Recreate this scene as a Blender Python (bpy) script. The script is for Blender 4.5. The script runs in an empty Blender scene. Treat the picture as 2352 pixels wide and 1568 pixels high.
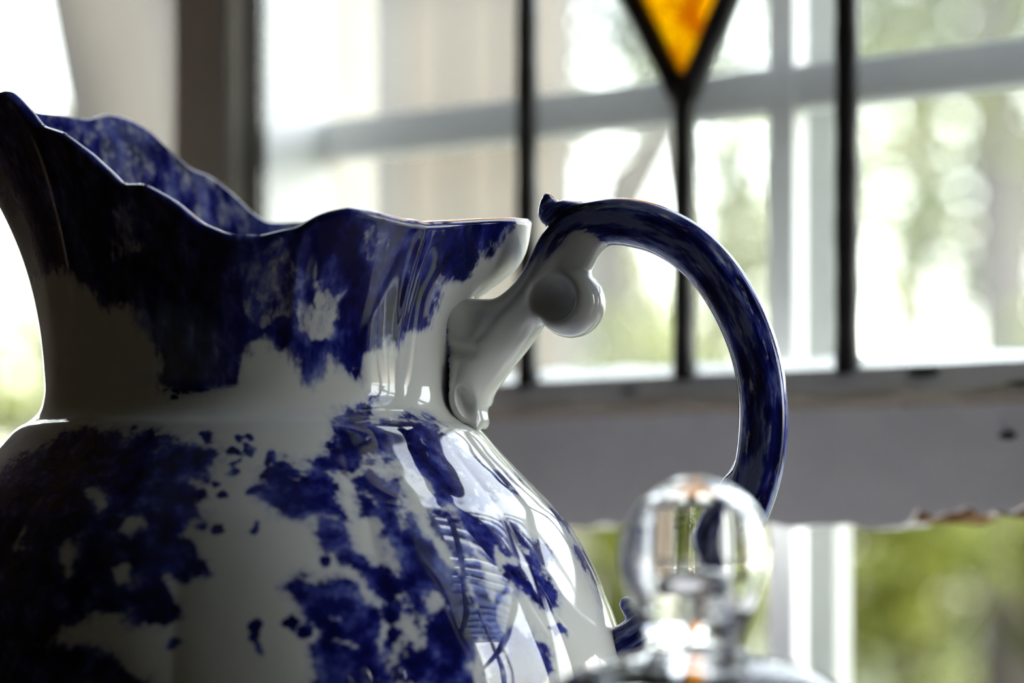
import bpy, math, random
import numpy as np

random.seed(7)
rng = np.random.default_rng(7)
scene = bpy.context.scene
C = scene.collection

# ------------------------------------------------------------------ camera
F = 100.0 / 36.0 * 2352.0        # focal length in pixels of the 2352 wide frame
ZC = 0.896                       # camera height (table top is at 0.75)
YH = 1230.0                      # horizon row
cam_d = bpy.data.cameras.new('camera')
cam = bpy.data.objects.new('camera', cam_d)
C.objects.link(cam)
cam.location = (0, 0, ZC)
cam.rotation_euler = (math.pi / 2, 0, 0)
cam_d.lens = 100.0
cam_d.sensor_width = 36.0
cam_d.sensor_fit = 'HORIZONTAL'
cam_d.shift_y = (YH - 784.0) / 2352.0
cam_d.clip_start = 0.02
cam_d.clip_end = 300
cam_d.dof.use_dof = True
cam_d.dof.focus_distance = 0.79
cam_d.dof.aperture_fstop = 6.3
scene.camera = cam

# ------------------------------------------------------------------ sky, sun, exposure
world = bpy.data.worlds.new('sky')
scene.world = world
world.use_nodes = True
wn = world.node_tree
wn.nodes.clear()
sky = wn.nodes.new('ShaderNodeTexSky')
sky.sky_type = 'NISHITA'
sky.sun_disc = False
sky.sun_elevation = math.radians(48)
sky.sun_rotation = math.radians(150)
sky.air_density = 1.2
sky.dust_density = 3.0
bg = wn.nodes.new('ShaderNodeBackground')
bg.inputs['Strength'].default_value = 2.6
wo = wn.nodes.new('ShaderNodeOutputWorld')
hs = wn.nodes.new('ShaderNodeHueSaturation')          # hazy summer sky, paler than the clear-air model
hs.inputs['Saturation'].default_value = 0.45
wn.links.new(sky.outputs[0], hs.inputs['Color'])
tint = wn.nodes.new('ShaderNodeMix'); tint.data_type = 'RGBA'; tint.blend_type = 'MULTIPLY'
tint.inputs[0].default_value = 1.0; tint.inputs[7].default_value = (1.0, 0.965, 0.90, 1)
wn.links.new(hs.outputs[0], tint.inputs[6])
wn.links.new(tint.outputs[2], bg.inputs[0])
wn.links.new(bg.outputs[0], wo.inputs[0])

sun_d = bpy.data.lights.new('sun', 'SUN')
sun_d.energy = 7.0
sun_d.angle = math.radians(0.6)
sun_d.color = (1.0, 0.95, 0.86)
sun = bpy.data.objects.new('sun', sun_d)
C.objects.link(sun)
# the sun stands behind the house, high and to the right
from mathutils import Vector, Matrix
sun.rotation_euler = Vector((0.45, -0.55, 0.72)).to_track_quat('Z', 'Y').to_euler()
sun.location = (3, -4, 8)

scene.view_settings.view_transform = 'Standard'
scene.view_settings.look = 'None'
scene.view_settings.gamma = 1.0
scene.view_settings.use_curve_mapping = False
scene.view_settings.exposure = 0.08
scene.cycles.use_denoising = True
scene.cycles.use_light_tree = False
scene.cycles.max_bounces = 8
scene.cycles.diffuse_bounces = 4
scene.cycles.glossy_bounces = 3
scene.cycles.caustics_reflective = False
scene.cycles.use_adaptive_sampling = True
scene.cycles.adaptive_threshold = 0.03
scene.cycles.transparent_max_bounces = 16
scene.cycles.transmission_bounces = 9
scene.cycles.sample_clamp_indirect = 12.0

# ------------------------------------------------------------------ helpers
def prop(o, label=None, cat=None, group=None, kind=None):
    if label: o['label'] = label
    if cat: o['category'] = cat
    if group: o['group'] = group
    if kind: o['kind'] = kind
    return o

def empty(name, loc=(0, 0, 0), rz=0.0, **kw):
    o = bpy.data.objects.new(name, None)
    C.objects.link(o)
    o.location = loc
    o.rotation_euler = (0, 0, rz)
    o.empty_display_size = 0.05
    return prop(o, **kw)

def link(name, me, mat, parent=None, **kw):
    o = bpy.data.objects.new(name, me)
    C.objects.link(o)
    if mat is not None and len(me.materials) == 0:
        me.materials.append(mat)
    if parent is not None:
        o.parent = parent
    return prop(o, **kw)

def npmesh(name, V, Fq, smooth=True, normals=None, attrs=None):
    """V (n,3), Fq (m,4) or (m,3) -> mesh, quickly."""
    V = np.asarray(V, np.float32); Fq = np.asarray(Fq, np.int32)
    me = bpy.data.meshes.new(name)
    k = Fq.shape[1]
    me.vertices.add(len(V)); me.vertices.foreach_set('co', V.ravel())
    me.loops.add(Fq.size); me.loops.foreach_set('vertex_index', Fq.ravel())
    me.polygons.add(len(Fq))
    me.polygons.foreach_set('loop_start', np.arange(0, Fq.size, k, dtype=np.int32))
    me.polygons.foreach_set('loop_total', np.full(len(Fq), k, np.int32))
    me.update(calc_edges=True)
    me.polygons.foreach_set('use_smooth', np.full(len(Fq), smooth))
    for an, av in (attrs or {}).items():
        a = me.attributes.new(an, 'FLOAT', 'POINT')
        a.data.foreach_set('value', np.asarray(av, np.float32))
    if normals is not None:
        me.normals_split_custom_set_from_vertices(np.asarray(normals, np.float32).tolist())
    return me

def pymesh(name, verts, faces, smooth=False):
    me = bpy.data.meshes.new(name)
    me.from_pydata([tuple(map(float, v)) for v in verts], [], faces)
    me.update()
    if smooth:
        for p in me.polygons: p.use_smooth = True
    return me

def submesh(name, V, Fq, mask, normals, attrs):
    """keep the faces in mask, with only their vertices"""
    Fm = Fq[mask]
    used = np.unique(Fm)
    remap = np.full(len(V), -1, np.int64); remap[used] = np.arange(len(used))
    return npmesh(name, V[used], remap[Fm], True, normals[used], {k: v[used] for k, v in attrs.items()})

BOXF = [(0, 3, 2, 1), (4, 5, 6, 7), (0, 1, 5, 4), (1, 2, 6, 5), (2, 3, 7, 6), (3, 0, 4, 7)]
def boxmesh(name, x0, x1, y0, y1, z0, z1, bev=0.0):
    import bmesh
    vs = [(x0, y0, z0), (x1, y0, z0), (x1, y1, z0), (x0, y1, z0), (x0, y0, z1), (x1, y0, z1), (x1, y1, z1), (x0, y1, z1)]
    me = pymesh(name, vs, BOXF)
    if bev > 0:
        bm = bmesh.new(); bm.from_mesh(me)
        bmesh.ops.bevel(bm, geom=bm.edges[:], offset=bev, segments=2, affect='EDGES', profile=0.6)
        bm.to_mesh(me); bm.free()
    return me

def prism(name, prof, x0, x1, n=1, jitter=None):
    """profile (y,z) list extruded along local x"""
    xs = np.linspace(x0, x1, n + 1)
    k = len(prof); vs = []
    for i, x in enumerate(xs):
        for j, (y, z) in enumerate(prof):
            dy, dz = jitter(x, j) if jitter else (0, 0)
            vs.append((x, y + dy, z + dz))
    fs = []
    for i in range(n):
        for j in range(k):
            a = i * k + j; b = i * k + (j + 1) % k
            fs.append((a, a + k, b + k, b))
    fs.append(tuple(range(k)))
    fs.append(tuple(range((n + 1) * k - 1, n * k - 1, -1)))
    return pymesh(name, vs, fs)

def lathe(prof, seg=64, ang0=0.0):
    prof = np.asarray(prof, float)
    a = ang0 + np.linspace(0, 2 * np.pi, seg, endpoint=False)
    V = np.zeros((len(prof), seg, 3))
    V[:, :, 0] = prof[:, :1] * np.cos(a)
    V[:, :, 1] = prof[:, :1] * np.sin(a)
    V[:, :, 2] = prof[:, 1:2]
    idx = np.arange(len(prof) * seg).reshape(len(prof), seg)
    q = np.stack([idx[:-1], np.roll(idx[:-1], -1, 1), np.roll(idx[1:], -1, 1), idx[1:]], -1).reshape(-1, 4)
    return V.reshape(-1, 3), q

def spline(pts, n):
    """Catmull-Rom through pts (k,d) by chord length"""
    P = np.asarray(pts, float)
    P = np.vstack([2 * P[0] - P[1], P, 2 * P[-1] - P[-2]])
    out = []
    k = len(P) - 3
    t = np.linspace(0, k, n)
    i = np.clip(t.astype(int), 0, k - 1); f = (t - i)[:, None]
    p0, p1, p2, p3 = P[i], P[i + 1], P[i + 2], P[i + 3]
    return 0.5 * ((2 * p1) + (-p0 + p2) * f + (2 * p0 - 5 * p1 + 4 * p2 - p3) * f ** 2 + (-p0 + 3 * p1 - 3 * p2 + p3) * f ** 3)

# ------------------------------------------------------------------ materials
def nodes(name):
    m = bpy.data.materials.new(name)
    m.use_nodes = True
    nt = m.node_tree
    b = nt.nodes['Principled BSDF']
    return m, nt, b

def ramp(nt, fac, stops, interp='LINEAR'):
    r = nt.nodes.new('ShaderNodeValToRGB')
    r.color_ramp.interpolation = interp
    while len(r.color_ramp.elements) < len(stops):
        r.color_ramp.elements.new(0.5)
    for e, (p, c) in zip(r.color_ramp.elements, stops):
        e.position = p; e.color = (*c, 1) if len(c) == 3 else c
    nt.links.new(fac, r.inputs[0])
    return r.outputs[0]

def noise(nt, scale, detail=3, rough=0.5, coord='Object', vec=None, sc=None):
    n = nt.nodes.new('ShaderNodeTexNoise')
    n.inputs['Scale'].default_value = scale
    n.inputs['Detail'].default_value = detail
    n.inputs['Roughness'].default_value = rough
    if vec is None:
        tc = nt.nodes.new('ShaderNodeTexCoord'); vec = tc.outputs[coord]
    if sc is not None:
        mp = nt.nodes.new('ShaderNodeMapping'); mp.inputs['Scale'].default_value = sc
        nt.links.new(vec, mp.inputs[0]); vec = mp.outputs[0]
    nt.links.new(vec, n.inputs['Vector'])
    return n.outputs[0]

def math_(nt, op, a, b=None, c=None, clamp=False):
    m = nt.nodes.new('ShaderNodeMath'); m.operation = op; m.use_clamp = clamp
    for i, v in enumerate((a, b, c)):
        if v is None: continue
        if isinstance(v, (int, float)): m.inputs[i].default_value = v
        else: nt.links.new(v, m.inputs[i])
    return m.outputs[0]

def smooth(nt, v, lo, hi, a=0.0, b=1.0):
    m = nt.nodes.new('ShaderNodeMapRange'); m.interpolation_type = 'SMOOTHSTEP'
    m.inputs['From Min'].default_value = lo; m.inputs['From Max'].default_value = hi
    m.inputs['To Min'].default_value = a; m.inputs['To Max'].default_value = b
    nt.links.new(v, m.inputs[0])
    return m.outputs[0]

def mix(nt, fac, a, b):
    m = nt.nodes.new('ShaderNodeMix'); m.data_type = 'RGBA'
    for sock, v in ((m.inputs[0], fac), (m.inputs[6], a), (m.inputs[7], b)):
        if isinstance(v, (int, float)): sock.default_value = v
        elif isinstance(v, tuple): sock.default_value = (*v, 1)
        else: nt.links.new(v, sock)
    return m.outputs[2]

def bump(nt, b, h, dist, strength=1.0):
    n = nt.nodes.new('ShaderNodeBump')
    n.inputs['Distance'].default_value = dist; n.inputs['Strength'].default_value = strength
    nt.links.new(h, n.inputs['Height'])
    nt.links.new(n.outputs[0], b.inputs['Normal'])

def paint(name, col, col2=None, rough=0.55, scale=30, bumpd=0.0006, spots=0.0, sc=None):
    m, nt, b = nodes(name)
    n = noise(nt, scale, 5, 0.6, sc=sc)
    c = mix(nt, smooth(nt, n, 0.35, 0.7), col, col2 or tuple(x * 0.85 for x in col))
    if spots:
        s = noise(nt, scale * 4, 2, 0.5)
        c = mix(nt, smooth(nt, s, 0.74, 0.78, 0, spots), c, (0.06, 0.045, 0.035))
    nt.links.new(c, b.inputs['Base Color'])
    b.inputs['Roughness'].default_value = rough
    bump(nt, b, n, bumpd, 0.6)
    return m

def wood(name, col, col2, rough=0.5, sc=(6, 60, 60)):
    m, nt, b = nodes(name)
    n = noise(nt, 1.0, 6, 0.6, sc=sc)
    nt.links.new(ramp(nt, n, [(0.3, col), (0.7, col2)]), b.inputs['Base Color'])
    b.inputs['Roughness'].default_value = rough
    bump(nt, b, n, 0.001, 0.5)
    return m

def glaze(name, streak=False, neck=False):
    """white earthenware with a blue transfer print under clear glaze; the 'ink' attribute says where the print lies"""
    m, nt, b = nodes(name)
    at = nt.nodes.new('ShaderNodeAttribute'); at.attribute_name = 'ink'
    tc = nt.nodes.new('ShaderNodeTexCoord')
    if streak:
        at2 = nt.nodes.new('ShaderNodeAttribute'); at2.attribute_name = 'along'
        cx = nt.nodes.new('ShaderNodeCombineXYZ')
        nt.links.new(at2.outputs['Fac'], cx.inputs[0])
        at3 = nt.nodes.new('ShaderNodeAttribute'); at3.attribute_name = 'across'
        at4 = nt.nodes.new('ShaderNodeAttribute'); at4.attribute_name = 'deep'
        nt.links.new(at3.outputs['Fac'], cx.inputs[1]); nt.links.new(at4.outputs['Fac'], cx.inputs[2])
        n1 = noise(nt, 1.0, 4, 0.6, vec=cx.outputs[0], sc=(80, 300, 300))
        n2 = noise(nt, 1.0, 3, 0.6, vec=cx.outputs[0], sc=(55, 230, 230))
        n3 = noise(nt, 1.0, 3, 0.6, vec=cx.outputs[0], sc=(200, 700, 700))
    else:
        z = 0.4 if neck else 1.0
        n1 = noise(nt, 1.0, 5, 0.66, vec=tc.outputs['Object'], sc=(230, 230, 230 * z))
        n2 = noise(nt, 1.0, 4, 0.65, vec=tc.outputs['Object'], sc=(120, 120, 120 * z))
        n3 = noise(nt, 1.0, 3, 0.6, vec=tc.outputs['Object'], sc=(620, 620, 620 * z))
    f = math_(nt, 'MULTIPLY_ADD', n1, 1.7, -0.80)
    f = math_(nt, 'ADD', f, at.outputs['Fac'])
    f = math_(nt, 'ADD', f, math_(nt, 'MULTIPLY_ADD', n3, 1.15, -0.57))
    msk = smooth(nt, f, -0.16 if not neck else -0.3, 0.22 if not neck else 0.35)
    halo = smooth(nt, f, -0.75, 0.1, 0.0, 0.34)       # the print bleeds softly into the glaze
    tone = math_(nt, 'ADD', n2, math_(nt, 'MULTIPLY_ADD', f, -0.10, 0.06))
    tone = math_(nt, 'ADD', tone, math_(nt, 'MULTIPLY_ADD', n3, 0.24, -0.12))
    if streak: tone = math_(nt, 'MULTIPLY_ADD', math_(nt, 'ADD', tone, -0.5), 1.5, 0.55)
    ink = ramp(nt, tone, [(0.38, (0.004, 0.005, 0.060)), (0.49, (0.011, 0.014, 0.15)), (0.59, (0.045, 0.06, 0.30)), (0.70, (0.20, 0.24, 0.52))])
    base = mix(nt, halo, (0.72, 0.72, 0.69), (0.16, 0.20, 0.52))
    c = mix(nt, msk, base, ink)
    nt.links.new(c, b.inputs['Base Color'])
    b.inputs['Roughness'].default_value = 0.035
    b.inputs['IOR'].default_value = 1.55
    w = noise(nt, 38, 2, 0.5, vec=tc.outputs['Object'])
    bump(nt, b, w, 0.0011, 0.35)
    return m

def glass(name, col=(1, 1, 1), rough=0.0):
    m, nt, b = nodes(name)
    b.inputs['Base Color'].default_value = (*col, 1)
    b.inputs['Transmission Weight'].default_value = 1.0
    b.inputs['Roughness'].default_value = rough
    b.inputs['IOR'].default_value = 1.5
    n = noise(nt, 40, 2, 0.5)
    bump(nt, b, n, 0.0006, 0.25)
    return m

def pane_mat(name, tint, tint2, haze, hazecol, scale=25, gloss=0.06):
    """thin old window glass: mostly see-through, a little mirror, a little dusty scatter"""
    m, nt, b = nodes(name)
    nt.nodes.remove(b)
    out = nt.nodes['Material Output']
    n = noise(nt, scale, 4, 0.6)
    tr = nt.nodes.new('ShaderNodeBsdfTransparent')
    nt.links.new(mix(nt, smooth(nt, n, 0.38, 0.62), tint, tint2), tr.inputs[0])
    tl = nt.nodes.new('ShaderNodeBsdfTranslucent'); tl.inputs[0].default_value = (*hazecol, 1)
    gl = nt.nodes.new('ShaderNodeBsdfGlossy'); gl.inputs['Roughness'].default_value = 0.02
    a = nt.nodes.new('ShaderNodeMixShader'); a.inputs[0].default_value = haze
    nt.links.new(tr.outputs[0], a.inputs[1]); nt.links.new(tl.outputs[0], a.inputs[2])
    c = nt.nodes.new('ShaderNodeMixShader'); c.inputs[0].default_value = gloss
    nt.links.new(a.outputs[0], c.inputs[1]); nt.links.new(gl.outputs[0], c.inputs[2])
    nt.links.new(c.outputs[0], out.inputs['Surface'])
    return m

def leafmat(name, c1, c2, trans=0.35):
    m, nt, b = nodes(name)
    n = noise(nt, 2.2, 3, 0.6)
    geo = nt.nodes.new('ShaderNodeNewGeometry')
    f = math_(nt, 'ADD', math_(nt, 'MULTIPLY', geo.outputs['Random Per Island'], 0.5), math_(nt, 'MULTIPLY', n, 0.6))
    col = mix(nt, smooth(nt, f, 0.3, 0.8), c1, c2)
    nt.links.new(col, b.inputs['Base Color'])
    b.inputs['Roughness'].default_value = 0.75
    b.inputs['Specular IOR Level'].default_value = 0.15
    tl = nt.nodes.new('ShaderNodeBsdfTranslucent'); nt.links.new(col, tl.inputs[0])
    ms = nt.nodes.new('ShaderNodeMixShader'); ms.inputs[0].default_value = trans
    nt.links.new(b.outputs[0], ms.inputs[1]); nt.links.new(tl.outputs[0], ms.inputs[2])
    nt.links.new(ms.outputs[0], nt.nodes['Material Output'].inputs['Surface'])
    return m

M = {}
M['glaze'] = glaze('blue_print_glaze')
M['glaze_neck'] = glaze('blue_flowing_glaze', neck=True)
M['handle'] = glaze('blue_streaked_glaze', True)
M['grey'] = paint('weathered_grey_paint', (0.84, 0.81, 0.79), (0.76, 0.735, 0.715), 0.6, 26, spots=0.0)
M['post'] = paint('brown_grey_paint', (0.70, 0.645, 0.56), (0.64, 0.59, 0.51), 0.6, 20)
M['bead_post'] = paint('darkened_bead_paint', (0.13, 0.118, 0.10), (0.11, 0.10, 0.085), 0.7, 20)  # darkened from the post's colour to hold back light on that side
M['side_shade'] = paint('side_shade_brown', (0.03, 0.026, 0.021), (0.0225, 0.02, 0.016), 0.6, 20)  # shade of the post's side put into the colour
M['beadm'] = paint('beige_caulk', (0.66, 0.56, 0.45), (0.55, 0.47, 0.38), 0.7, 60)
M['white'] = paint('white_paint', (0.90, 0.91, 0.91), (0.86, 0.87, 0.87), 0.45, 15)
M['stile'] = paint('pale_green_grey_paint', (0.50, 0.53, 0.49), (0.45, 0.48, 0.44), 0.6, 15)
M['lead'] = paint('lead_came', (0.035, 0.033, 0.03), (0.02, 0.02, 0.02), 0.42, 90)
M['lead'].node_tree.nodes['Principled BSDF'].inputs['Metallic'].default_value = 0.3
M['bare'] = wood('bare_wood', (0.30, 0.13, 0.035), (0.05, 0.025, 0.012), 0.8, (18, 80, 80))
M['pane'] = pane_mat('old_clear_glass', (0.97, 0.98, 0.97), (0.94, 0.955, 0.945), 0.06, (0.9, 0.92, 0.90))
M['clear'] = pane_mat('clear_glass', (0.97, 0.98, 0.97), (0.96, 0.97, 0.96), 0.01, (0.9, 0.9, 0.9))
M['amber'] = pane_mat('amber_glass', (1.0, 0.74, 0.012), (0.62, 0.20, 0.003), 0.2, (1.0, 0.60, 0.01), 70)
M['pane_glow'] = pane_mat('pane_glow_white', (0.5, 0.5, 0.5), (0.4, 0.4, 0.4), 0.75, (0.95, 0.96, 0.95), 60)  # lets daylight through to imitate the bright lower pane edges
for k_ in ('post', 'side_shade', 'grey', 'bead_post'):
    b_ = M[k_].node_tree.nodes['Principled BSDF']; b_.inputs['Specular IOR Level'].default_value = 0.12; b_.inputs['Roughness'].default_value = 0.85
M['glass'] = glass('pressed_glass')
M['wall'] = paint('pale_wall_plaster', (0.36, 0.345, 0.32), (0.32, 0.305, 0.28), 0.8, 4)
M['darkwall'] = paint('dark_wall_paint', (0.10, 0.09, 0.08), (0.08, 0.075, 0.065), 0.8, 4)
M['ceil'] = paint('ceiling_plaster', (0.62, 0.61, 0.58), (0.58, 0.57, 0.54), 0.8, 4)
M['floor'] = wood('floor_boards', (0.16, 0.11, 0.07), (0.11, 0.075, 0.045), 0.45, (3, 30, 30))
M['table'] = wood('dark_table_wood', (0.075, 0.045, 0.025), (0.035, 0.02, 0.012), 0.4, (4, 50, 50))
M['board'] = wood('weathered_boards', (0.04224, 0.04246, 0.04036), (0.02745, 0.02722, 0.02467), 0.8, (20, 20, 1.5))
M['board2'] = wood('tan_boards', (0.04788, 0.03906, 0.02646), (0.03528, 0.02772, 0.01764), 0.8, (20, 20, 1.5))
M['bark'] = wood('grey_bark', (0.02572, 0.02389, 0.02021), (0.0147, 0.01286, 0.0101), 0.9, (14, 14, 3))
M['grass'] = paint('lawn_grass', (0.02, 0.0325, 0.006), (0.03, 0.0375, 0.01), 0.9, 1.3)
M['leaf_a'] = leafmat('leaf_bright', (0.06379, 0.08151, 0.02025), (0.1418, 0.1666, 0.04303))
M['leaf_b'] = leafmat('leaf_deep', (0.018, 0.03, 0.012), (0.048, 0.066, 0.027))
M['leaf_c'] = leafmat('leaf_yellow_green', (0.01955, 0.02926, 0.0004275), (0.04748, 0.05559, 0.001283))
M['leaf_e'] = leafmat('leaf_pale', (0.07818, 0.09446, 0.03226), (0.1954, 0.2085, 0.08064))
M['leaf_d'] = leafmat('leaf_dry', (0.07187, 0.04453, 0.01094), (0.115, 0.07125, 0.01969))
M['slat'] = paint('pergola_paint', (0.45, 0.52, 0.75), (0.40, 0.47, 0.70), 0.5, 8)

# ------------------------------------------------------------------ window wall frame
TH = math.radians(38)
W0 = ((1572 - 1176) / F * 1.06, 1.06)
RZ = -TH
ct, st = math.cos(TH), math.sin(TH)
def ws(px, d=0.0):
    """wall coordinate s where the view line of column px meets the plane d behind the glass; and its depth"""
    k = (px - 1176) / F
    X0 = W0[0] + d * st; Y0 = W0[1] + d * ct
    s = (k * Y0 - X0) / (ct + k * st)
    return s, Y0 - s * st
def wz(px, py, d=0.0):
    s, Y = ws(px, d)
    return ZC + (YH - py) * Y / F
WL = (W0[0], W0[1], 0.0)
def wobj(name, me, mat, parent=None, **kw):
    """object in wall coordinates (x along the wall, y outward, z up)"""
    o = link(name, me, mat, parent, **kw)
    if parent is None:
        o.location = WL; o.rotation_euler = (0, 0, RZ)
    return o
def wpt(s, d, z):
    return Vector((W0[0] + s * ct + d * st, W0[1] - s * st + d * ct, z))

X_L, X_R = -1.9, 3.3           # room extent along the wall
ROOM = -3.4                    # depth of the room
H = 2.45
SILL, HEAD = 0.70, 1.95
# posts between the openings
pL0, pL1 = ws(395, -0.022)[0], ws(515, -0.022)[0]
openings = [(-1.05, pL0), (pL1, 0.262)]
post_x = [(X_L + 0.0, -1.05), (pL0, pL1), (0.262, 0.30)]
x = 0.30
for i in range(1):
    openings.append((x, x + 0.66)); post_x.append((x + 0.66, x + 0.71)); x += 0.71
post_x[-1] = (post_x[-1][0], X_R)

wobj('floor', boxmesh('floor', X_L, X_R, ROOM, 0.10, -0.05, 0.0), M['floor'], kind='structure')
wobj('ceiling', boxmesh('ceiling', X_L - 0.1, X_R + 0.1, ROOM - 0.1, 0.55, H, H + 0.08), M['ceil'], kind='structure')
wobj('wall_back', boxmesh('wall_back', X_L, X_R, ROOM - 0.1, ROOM, 0.0, H), M['wall'], kind='structure')
wobj('wall_left', boxmesh('wall_left', X_L - 0.1, X_L, ROOM - 0.1, 0.10, 0.0, H), M['darkwall'], kind='structure')
wobj('wall_right', boxmesh('wall_right', X_R, X_R + 0.1, ROOM - 0.1, 0.10, 0.0, H), M['wall'], kind='structure')
wobj('wall_window', boxmesh('wall_window', X_L, X_R, 0.0, 0.09, 0.0, SILL), M['wall'], kind='structure')
wobj('wall_window_head', boxmesh('wall_window_head', X_L, X_R, 0.0, 0.09, HEAD, H), M['wall'], kind='structure')
wobj('window_sill', boxmesh('window_sill', X_L, X_R, -0.14, 0.10, SILL, SILL + 0.025, 0.004), M['grey'], kind='structure')
for i, (a, b) in enumerate(post_x):
    dd0, dd1 = -0.022, 0.075
    o = wobj('trim_%d' % (i + 1), boxmesh('trim', a, b, dd0, dd1, SILL + 0.025, HEAD, 0.002), M['post'], kind='structure')
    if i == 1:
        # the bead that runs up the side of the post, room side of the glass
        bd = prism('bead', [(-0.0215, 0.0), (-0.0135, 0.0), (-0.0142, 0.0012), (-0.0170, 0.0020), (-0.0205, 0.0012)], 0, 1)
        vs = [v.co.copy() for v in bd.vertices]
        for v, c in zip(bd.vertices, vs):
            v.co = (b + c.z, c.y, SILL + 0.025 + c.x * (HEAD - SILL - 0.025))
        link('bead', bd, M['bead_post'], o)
        link('side_shade_strip', boxmesh('side_shade_strip', b + 0.0002, b + 0.0009, -0.0135, 0.0030, SILL + 0.03, HEAD - 0.005), M['side_shade'], o)  # thin dark strip standing in for shade on the post's side

# ------------------------------------------------------------------ the leaded sash (window_1)
win = empty('window_1', WL, RZ, kind='structure')
gx0, gx1 = pL1 + 0.001, 0.26
zr0 = wz(1572, 1207); zr1 = wz(1572, 862); zbd = wz(1572, 943)
sA, sB, sC = ws(1212)[0], 0.0, ws(1946)[0]
ztop = zr1 + 0.47
s_chip = ws(2085, -0.012)[0]
def rail_jit(xx, j):
    # the lower front edge is worn and chipped towards the right
    if j in (0, 5):
        w = 0.0006 * math.sin(xx * 190) + 0.0005 * math.sin(xx * 417 + 1)
        k = min(1.0, max(0.0, (xx - s_chip) / 0.004))
        k2 = 0.8 + 0.25 * math.sin(xx * 260 + 0.6) + 0.15 * math.sin(xx * 610)
        dz = w + (0.0058 * k * k2)
        if s_chip - 0.03 < xx < s_chip: dz -= 0.0006 * (1 + math.sin(xx * 300))
        return (0, dz) if j == 0 else (0, dz * 0.9)
    return (0, 0)
prof = [(-0.012, zr0), (-0.012, zbd - 0.0015), (-0.0105, zbd + 0.0005), (-0.0095, zbd + 0.002), (-0.001, zr1), (0.016, zr0 + 0.0005)]
prof = [(-0.012, zr0), (-0.012, zbd - 0.002), (-0.0105, zbd - 0.0008), (-0.001, zr1), (0.016, zr1), (0.006, zr0)]
rail = link('bottom_rail', prism('bottom_rail', prof, gx0, gx1, 160, rail_jit), M['grey'], win)
link('caulk_bead', prism('caulk_bead', [(-0.0123, zbd - 0.0018), (-0.0126, zbd + 0.0012), (-0.0100, zbd + 0.0042), (-0.0088, zbd + 0.0024)], gx0, gx1, 60,
     lambda xx, j: (0, 0.0006 * math.sin(xx * 130 + j) + 0.0004 * math.sin(xx * 331))), M['beadm'], rail)
# bare broken wood under the chip
link('bare_wood', prism('bare_wood', [(-0.0085, zr0 + 0.0012), (-0.0085, zr0 + 0.012), (0.012, zr0 + 0.012), (0.012, zr0 + 0.0005)], s_chip + 0.0005, gx1, 40,
     lambda xx, j: (0.0006 * math.sin(xx * 400 + j), 0.0009 * math.sin(xx * 300) + 0.0006 * math.sin(xx * 820) + (0.0022 if (xx - s_chip) > 0.017 else 0) * (j in (0, 3)))), M['bare'], rail)
def fleck(px, py, rx, rz, mat, d=-0.0128):
    s, Y = ws(px, d); z = wz(px, py, d)
    V, q = lathe([(0.0001, 0.0009), (0.5, 0.0007), (0.85, 0.0004), (1.0, -0.0003)], 12)
    V2 = np.stack([s + V[:, 0] * rx, d - V[:, 2] + 0.0003, z + V[:, 1] * rz], -1)
    link('paint_chip', npmesh('paint_chip', V2, q), mat, rail)
M['fleck'] = paint('dark_fleck', (0.05, 0.045, 0.04), (0.03, 0.028, 0.025), 0.8, 200)
fleck(2118, 855, 0.0068, 0.0019, M['fleck'], -0.0040)
fleck(2345, 884, 0.0075, 0.0017, M['fleck'], -0.0098)
fleck(2312, 1000, 0.0034, 0.0015, M['fleck'])
fleck(1442, 897, 0.0045, 0.0012, M['fleck'], -0.0068)
link('stile', boxmesh('stile', gx1 - 0.03, gx1, -0.012, 0.016, zr1 - 0.001, ztop + 0.03, 0.001), M['grey'], win)
link('top_rail', boxmesh('top_rail', gx0, gx1 - 0.03, -0.012, 0.016, ztop, ztop + 0.035, 0.001), M['grey'], win)
def came(p, q, w, name='came', bulge=0.0042):
    """rounded lead strip from p to q in the (s,z) plane of the glass"""
    p = Vector((p[0], p[1])); q = Vector((q[0], q[1]))
    t = (q - p).normalized(); nn = Vector((-t.y, t.x)); L = (q - p).length
    vs = []; fs = []; K = 16; N = max(2, int(L / 0.006))
    for i in range(N + 1):
        c = p + t * (L * i / N)
        ww = w * 0.5 * (1 + 0.05 * math.sin(i * 1.7) + 0.04 * math.sin(i * 0.61 + 2))
        for j in range(K):
            a = 2 * math.pi * j / K
            r = nn * (ww * math.copysign(abs(math.cos(a)) ** 0.8, math.cos(a)))
            vs.append((c.x + r.x, bulge * math.sin(a), c.y + r.y))
    for i in range(N):
        for j in range(K):
            a = i * K + j; b = i * K + (j + 1) % K
            fs.append((a, b, b + K, a + K))
    fs.append(tuple(range(K))); fs.append(tuple(range((N + 1) * K - 1, N * K - 1, -1)))
    return link(name, pymesh(name, vs, fs, True), M['lead'], win)
zap = wz(1572, 235)                       # lower point of the amber diamond
dh = 0.130; hw = (sC - sA) * 0.5 - 0.001
cw = 0.0090
zmid = zap + dh; zt2 = zap + 2 * dh
came((sA, zr1 - 0.002), (sA, ztop), cw)
came((sC, zr1 - 0.002), (sC, ztop), cw)
came((sB, zr1 - 0.002), (sB, zap + 0.004), 0.0086)
came((sB, zt2 - 0.004), (sB, ztop), 0.0086)
for sx in (sA, sC):
    came((sB, zap), (sx, zmid), 0.0098)
    came((sx, zmid), (sB, zt2), 0.0098)
def pane(poly, mat, name='pane', label=None, t=0.0011):
    k = len(poly)
    vs = [(x_, -t, z_) for x_, z_ in poly] + [(x_, t, z_) for x_, z_ in poly]
    fs = [tuple(range(k)), tuple(range(2 * k - 1, k - 1, -1))] + [(i, i + k, (i + 1) % k + k, (i + 1) % k) for i in range(k)]
    return link(name, pymesh(name, vs, fs), mat, win, label=label)
zg = zr1 - 0.001
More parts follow.
